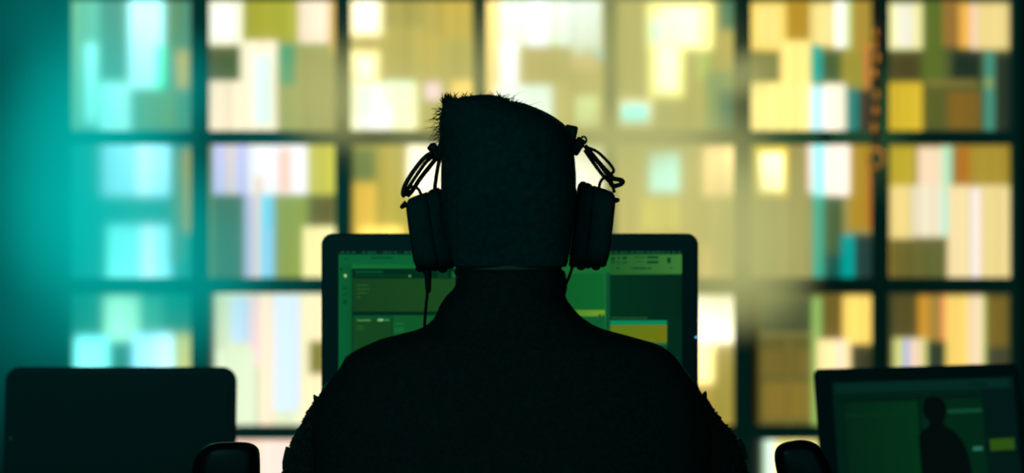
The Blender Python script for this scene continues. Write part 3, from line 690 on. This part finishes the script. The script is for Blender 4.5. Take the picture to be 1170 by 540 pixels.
# earcups
def cup(ot, ob, it, ib, s):
    ot, ob, it, ib = [HP(*p) for p in (ot, ob, it, ib)]
    bm = bmesh.new(); rings = []
    for f, sc_, dp in ((0, .80, .028), (0.03, .91, .036), (0.1, .985, .041), (0.25, 1.0, .0425), (0.45, 1.0, .0425), (0.6, 1.0, .0425)):
        a = ot.lerp(it, f); b = ob.lerp(ib, f); m_ = (a+b)/2; h = (a-b)/2*sc_
        rings.append([m_+h*z+Vector((0, dp*y, 0)) for y, z in sup(48, 3.6)])
    loft(bm, rings); c = obj('ear_cup', bm, M['pad'], t, True)
    bm = bmesh.new(); rings = []; k = 0
    for f, sc_, dp in ((0.6, .96, .041), (0.66, 1.01, .043), (0.74, 1.015, .0435), (0.8, 1.0, .043), (0.86, 1.01, .0425), (0.94, .99, .041), (1.0, .9, .037)):
        a = ot.lerp(it, f); b = ob.lerp(ib, f); m_ = (a+b)/2; h = (a-b)/2*sc_
        ring = []
        for i, (y, z) in enumerate(sup(48, 3.6)):
            w = 1+0.022*math.sin(i*1.7+f*9)*math.sin(i*0.9)
            ring.append(m_+h*z*w+Vector((0, dp*y*w, 0)))
        rings.append(ring)
    loft(bm, rings); obj('ear_cushion', bm, M['pad'], c, True)
    return c
cl = cup((463.5, 228), (474.5, 308), (504, 213.5), (521, 305.5), -1)
crr = cup((703.5, 220), (694, 303), (661, 206.5), (650, 304), 1)
for c, pts in ((cl, ((465, 232), (459.5, 236))), (crr, ((700, 229), (705.5, 228.5)))):
    bm = bmesh.new(); tube(bm, [HP(*pts[0]), HP(*pts[1])], [0.0045, 0.0028], 10, 0); ball(bm, HP(*pts[1]), 0.003, 2); obj('pivot_knob', bm, M['wire'], c, True)
for c, pts in ((cl, [(480, 309), (488, 312.5), (497, 308), (506, 310), (514, 306)]), (crr, [(655, 304), (664, 307), (672, 305), (681, 307), (688, 303.5)])):
    bm = bmesh.new()
    for p in pts: ball(bm, HP(*p)+Vector((0, 0, 0.003)), (0.006, 0.016, 0.005), 2)
    obj('cushion_fold', bm, M['pad'], c, True)
bm = bmesh.new(); tube(bm, [HP(489, 308), HP(489, 318), HP(489.3, 331), HP(489, 334)], [0.0046, 0.0042, 0.0036, 0.0022], 12, 4); obj('cable_plug', bm, M['wire'], t, True)
bm = bmesh.new(); tube(bm, [HP(489, 330), HP(487.5, 342), HP(486, 358), HP(485, 374), HP(484, 388), HP(487, 400, 0.12)], 0.0019, 10, 8); obj('cable', bm, M['wire'], t, True)
bm = bmesh.new(); tube(bm, [HP(655, 300), HP(651, 314), HP(645, 328), HP(640, 338), HP(634, 350, 0.06)], 0.0019, 10, 8); obj('cable', bm, M['wire'], t, True)

# ------------------------------------------------------------------ haze
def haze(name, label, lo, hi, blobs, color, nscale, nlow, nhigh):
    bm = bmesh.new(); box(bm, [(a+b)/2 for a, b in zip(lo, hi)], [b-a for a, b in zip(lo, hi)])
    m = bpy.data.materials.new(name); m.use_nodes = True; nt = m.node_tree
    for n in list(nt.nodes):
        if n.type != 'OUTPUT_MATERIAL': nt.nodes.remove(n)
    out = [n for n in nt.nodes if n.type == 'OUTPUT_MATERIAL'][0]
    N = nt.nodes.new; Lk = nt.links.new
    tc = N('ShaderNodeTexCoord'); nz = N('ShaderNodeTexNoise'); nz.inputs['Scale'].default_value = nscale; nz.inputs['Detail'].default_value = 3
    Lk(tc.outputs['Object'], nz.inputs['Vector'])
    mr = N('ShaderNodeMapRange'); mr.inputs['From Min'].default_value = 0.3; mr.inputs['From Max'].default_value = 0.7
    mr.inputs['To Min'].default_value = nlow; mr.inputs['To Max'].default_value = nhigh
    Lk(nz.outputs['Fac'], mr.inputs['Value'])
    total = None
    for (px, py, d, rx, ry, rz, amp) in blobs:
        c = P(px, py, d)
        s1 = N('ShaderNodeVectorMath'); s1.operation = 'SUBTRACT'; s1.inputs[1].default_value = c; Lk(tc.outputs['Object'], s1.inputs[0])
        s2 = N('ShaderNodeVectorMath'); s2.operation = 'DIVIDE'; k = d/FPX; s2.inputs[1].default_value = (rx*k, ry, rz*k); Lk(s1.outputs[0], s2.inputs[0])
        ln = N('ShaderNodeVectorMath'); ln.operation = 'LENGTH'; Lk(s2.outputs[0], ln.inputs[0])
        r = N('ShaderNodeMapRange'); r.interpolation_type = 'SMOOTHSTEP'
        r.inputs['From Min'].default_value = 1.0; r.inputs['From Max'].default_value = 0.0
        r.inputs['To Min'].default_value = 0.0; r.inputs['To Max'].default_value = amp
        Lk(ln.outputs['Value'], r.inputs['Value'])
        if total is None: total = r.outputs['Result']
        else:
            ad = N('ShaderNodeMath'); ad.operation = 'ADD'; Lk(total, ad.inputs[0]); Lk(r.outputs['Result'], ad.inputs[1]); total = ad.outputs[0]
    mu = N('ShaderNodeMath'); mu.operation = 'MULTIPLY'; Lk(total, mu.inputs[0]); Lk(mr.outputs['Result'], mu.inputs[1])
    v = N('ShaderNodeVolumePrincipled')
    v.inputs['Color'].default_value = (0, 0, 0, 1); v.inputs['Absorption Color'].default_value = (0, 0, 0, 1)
    v.inputs['Emission Color'].default_value = lin(color)+[1]  # haze glows by itself, in place of scattering light from the screens
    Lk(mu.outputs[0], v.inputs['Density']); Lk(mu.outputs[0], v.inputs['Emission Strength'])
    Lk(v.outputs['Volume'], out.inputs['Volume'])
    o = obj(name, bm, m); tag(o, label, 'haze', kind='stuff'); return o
# blobs: traced centre, distance, half sizes (x and z traced, y in metres), density per metre
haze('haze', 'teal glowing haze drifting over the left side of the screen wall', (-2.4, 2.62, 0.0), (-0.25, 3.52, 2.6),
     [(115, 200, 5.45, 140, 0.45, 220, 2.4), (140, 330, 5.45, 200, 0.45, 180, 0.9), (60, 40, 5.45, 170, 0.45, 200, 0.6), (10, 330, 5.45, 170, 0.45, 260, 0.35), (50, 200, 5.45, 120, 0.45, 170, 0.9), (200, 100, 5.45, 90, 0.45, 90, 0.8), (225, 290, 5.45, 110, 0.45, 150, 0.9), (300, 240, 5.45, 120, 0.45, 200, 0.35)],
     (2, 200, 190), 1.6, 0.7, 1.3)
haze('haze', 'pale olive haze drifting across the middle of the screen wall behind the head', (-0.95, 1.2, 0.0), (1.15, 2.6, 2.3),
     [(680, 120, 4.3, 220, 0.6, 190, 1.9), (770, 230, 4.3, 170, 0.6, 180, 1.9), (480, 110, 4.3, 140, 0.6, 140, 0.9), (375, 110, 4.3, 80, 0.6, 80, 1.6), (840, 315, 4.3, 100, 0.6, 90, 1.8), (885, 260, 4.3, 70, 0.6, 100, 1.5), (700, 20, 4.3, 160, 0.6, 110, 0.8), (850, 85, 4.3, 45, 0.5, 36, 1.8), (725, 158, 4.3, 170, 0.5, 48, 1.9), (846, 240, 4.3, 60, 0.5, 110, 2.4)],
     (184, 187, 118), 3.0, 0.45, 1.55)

# ------------------------------------------------------------------ light
def area(name, loc, target, size, power, color, spread=180):
    l = bpy.data.lights.new(name, 'AREA'); l.energy = power; l.size = size; l.color = lin(color); l.spread = math.radians(spread)
    o = bpy.data.objects.new(name, l); COL.objects.link(o); o.location = loc
    o.rotation_euler = (Vector(target)-Vector(loc)).to_track_quat('-Z', 'Y').to_euler(); return o
area('teal_fill_light', (-1.6, -2.6, 2.7), (-0.2, 0.5, 1.2), 1.2, 26, (90, 235, 230))  # added unseen fill, lifts the dark head and jacket
area('teal_wall_light', (-2.2, 2.2, 2.75), (-1.9, 3.6, 1.2), 0.5, 5, (60, 240, 230))
w = bpy.data.worlds.new('world'); S.world = w; w.use_nodes = True
bg = w.node_tree.nodes['Background']; bg.inputs['Color'].default_value = lin((70, 190, 180))+[1]; bg.inputs['Strength'].default_value = 1.1  # added teal ambient fill, enters by the open side behind the camera
l = bpy.data.lights.new('cable_glint_spot', 'SPOT'); l.energy = 300; l.color = lin((255, 205, 130)); l.spot_size = math.radians(9); l.spot_blend = 0.6; l.shadow_soft_size = 0.05  # unseen spot added to bring out glints on the hanging cable
o = bpy.data.objects.new('cable_glint_spot', l); COL.objects.link(o); o.location = (2.2, 0.6, 2.6)
o.rotation_euler = (P(1001, 110, HD)-Vector(o.location)).to_track_quat('-Z', 'Y').to_euler()

# ------------------------------------------------------------------ camera
cam = bpy.data.cameras.new('camera'); co = bpy.data.objects.new('camera', cam); COL.objects.link(co)
co.location = (0, CAMY, CAMZ); co.rotation_euler = (math.radians(90), 0, 0)
cam.sensor_width = 36; cam.lens = FPX/1170*36; cam.clip_end = 100; cam.clip_start = 0.05
cam.dof.use_dof = True; cam.dof.focus_distance = 2.55; cam.dof.aperture_fstop = 2.7
S.camera = co
S.view_settings.view_transform = 'Standard'; S.view_settings.look = 'None'
S.cycles.max_bounces = 5; S.cycles.volume_bounces = 0
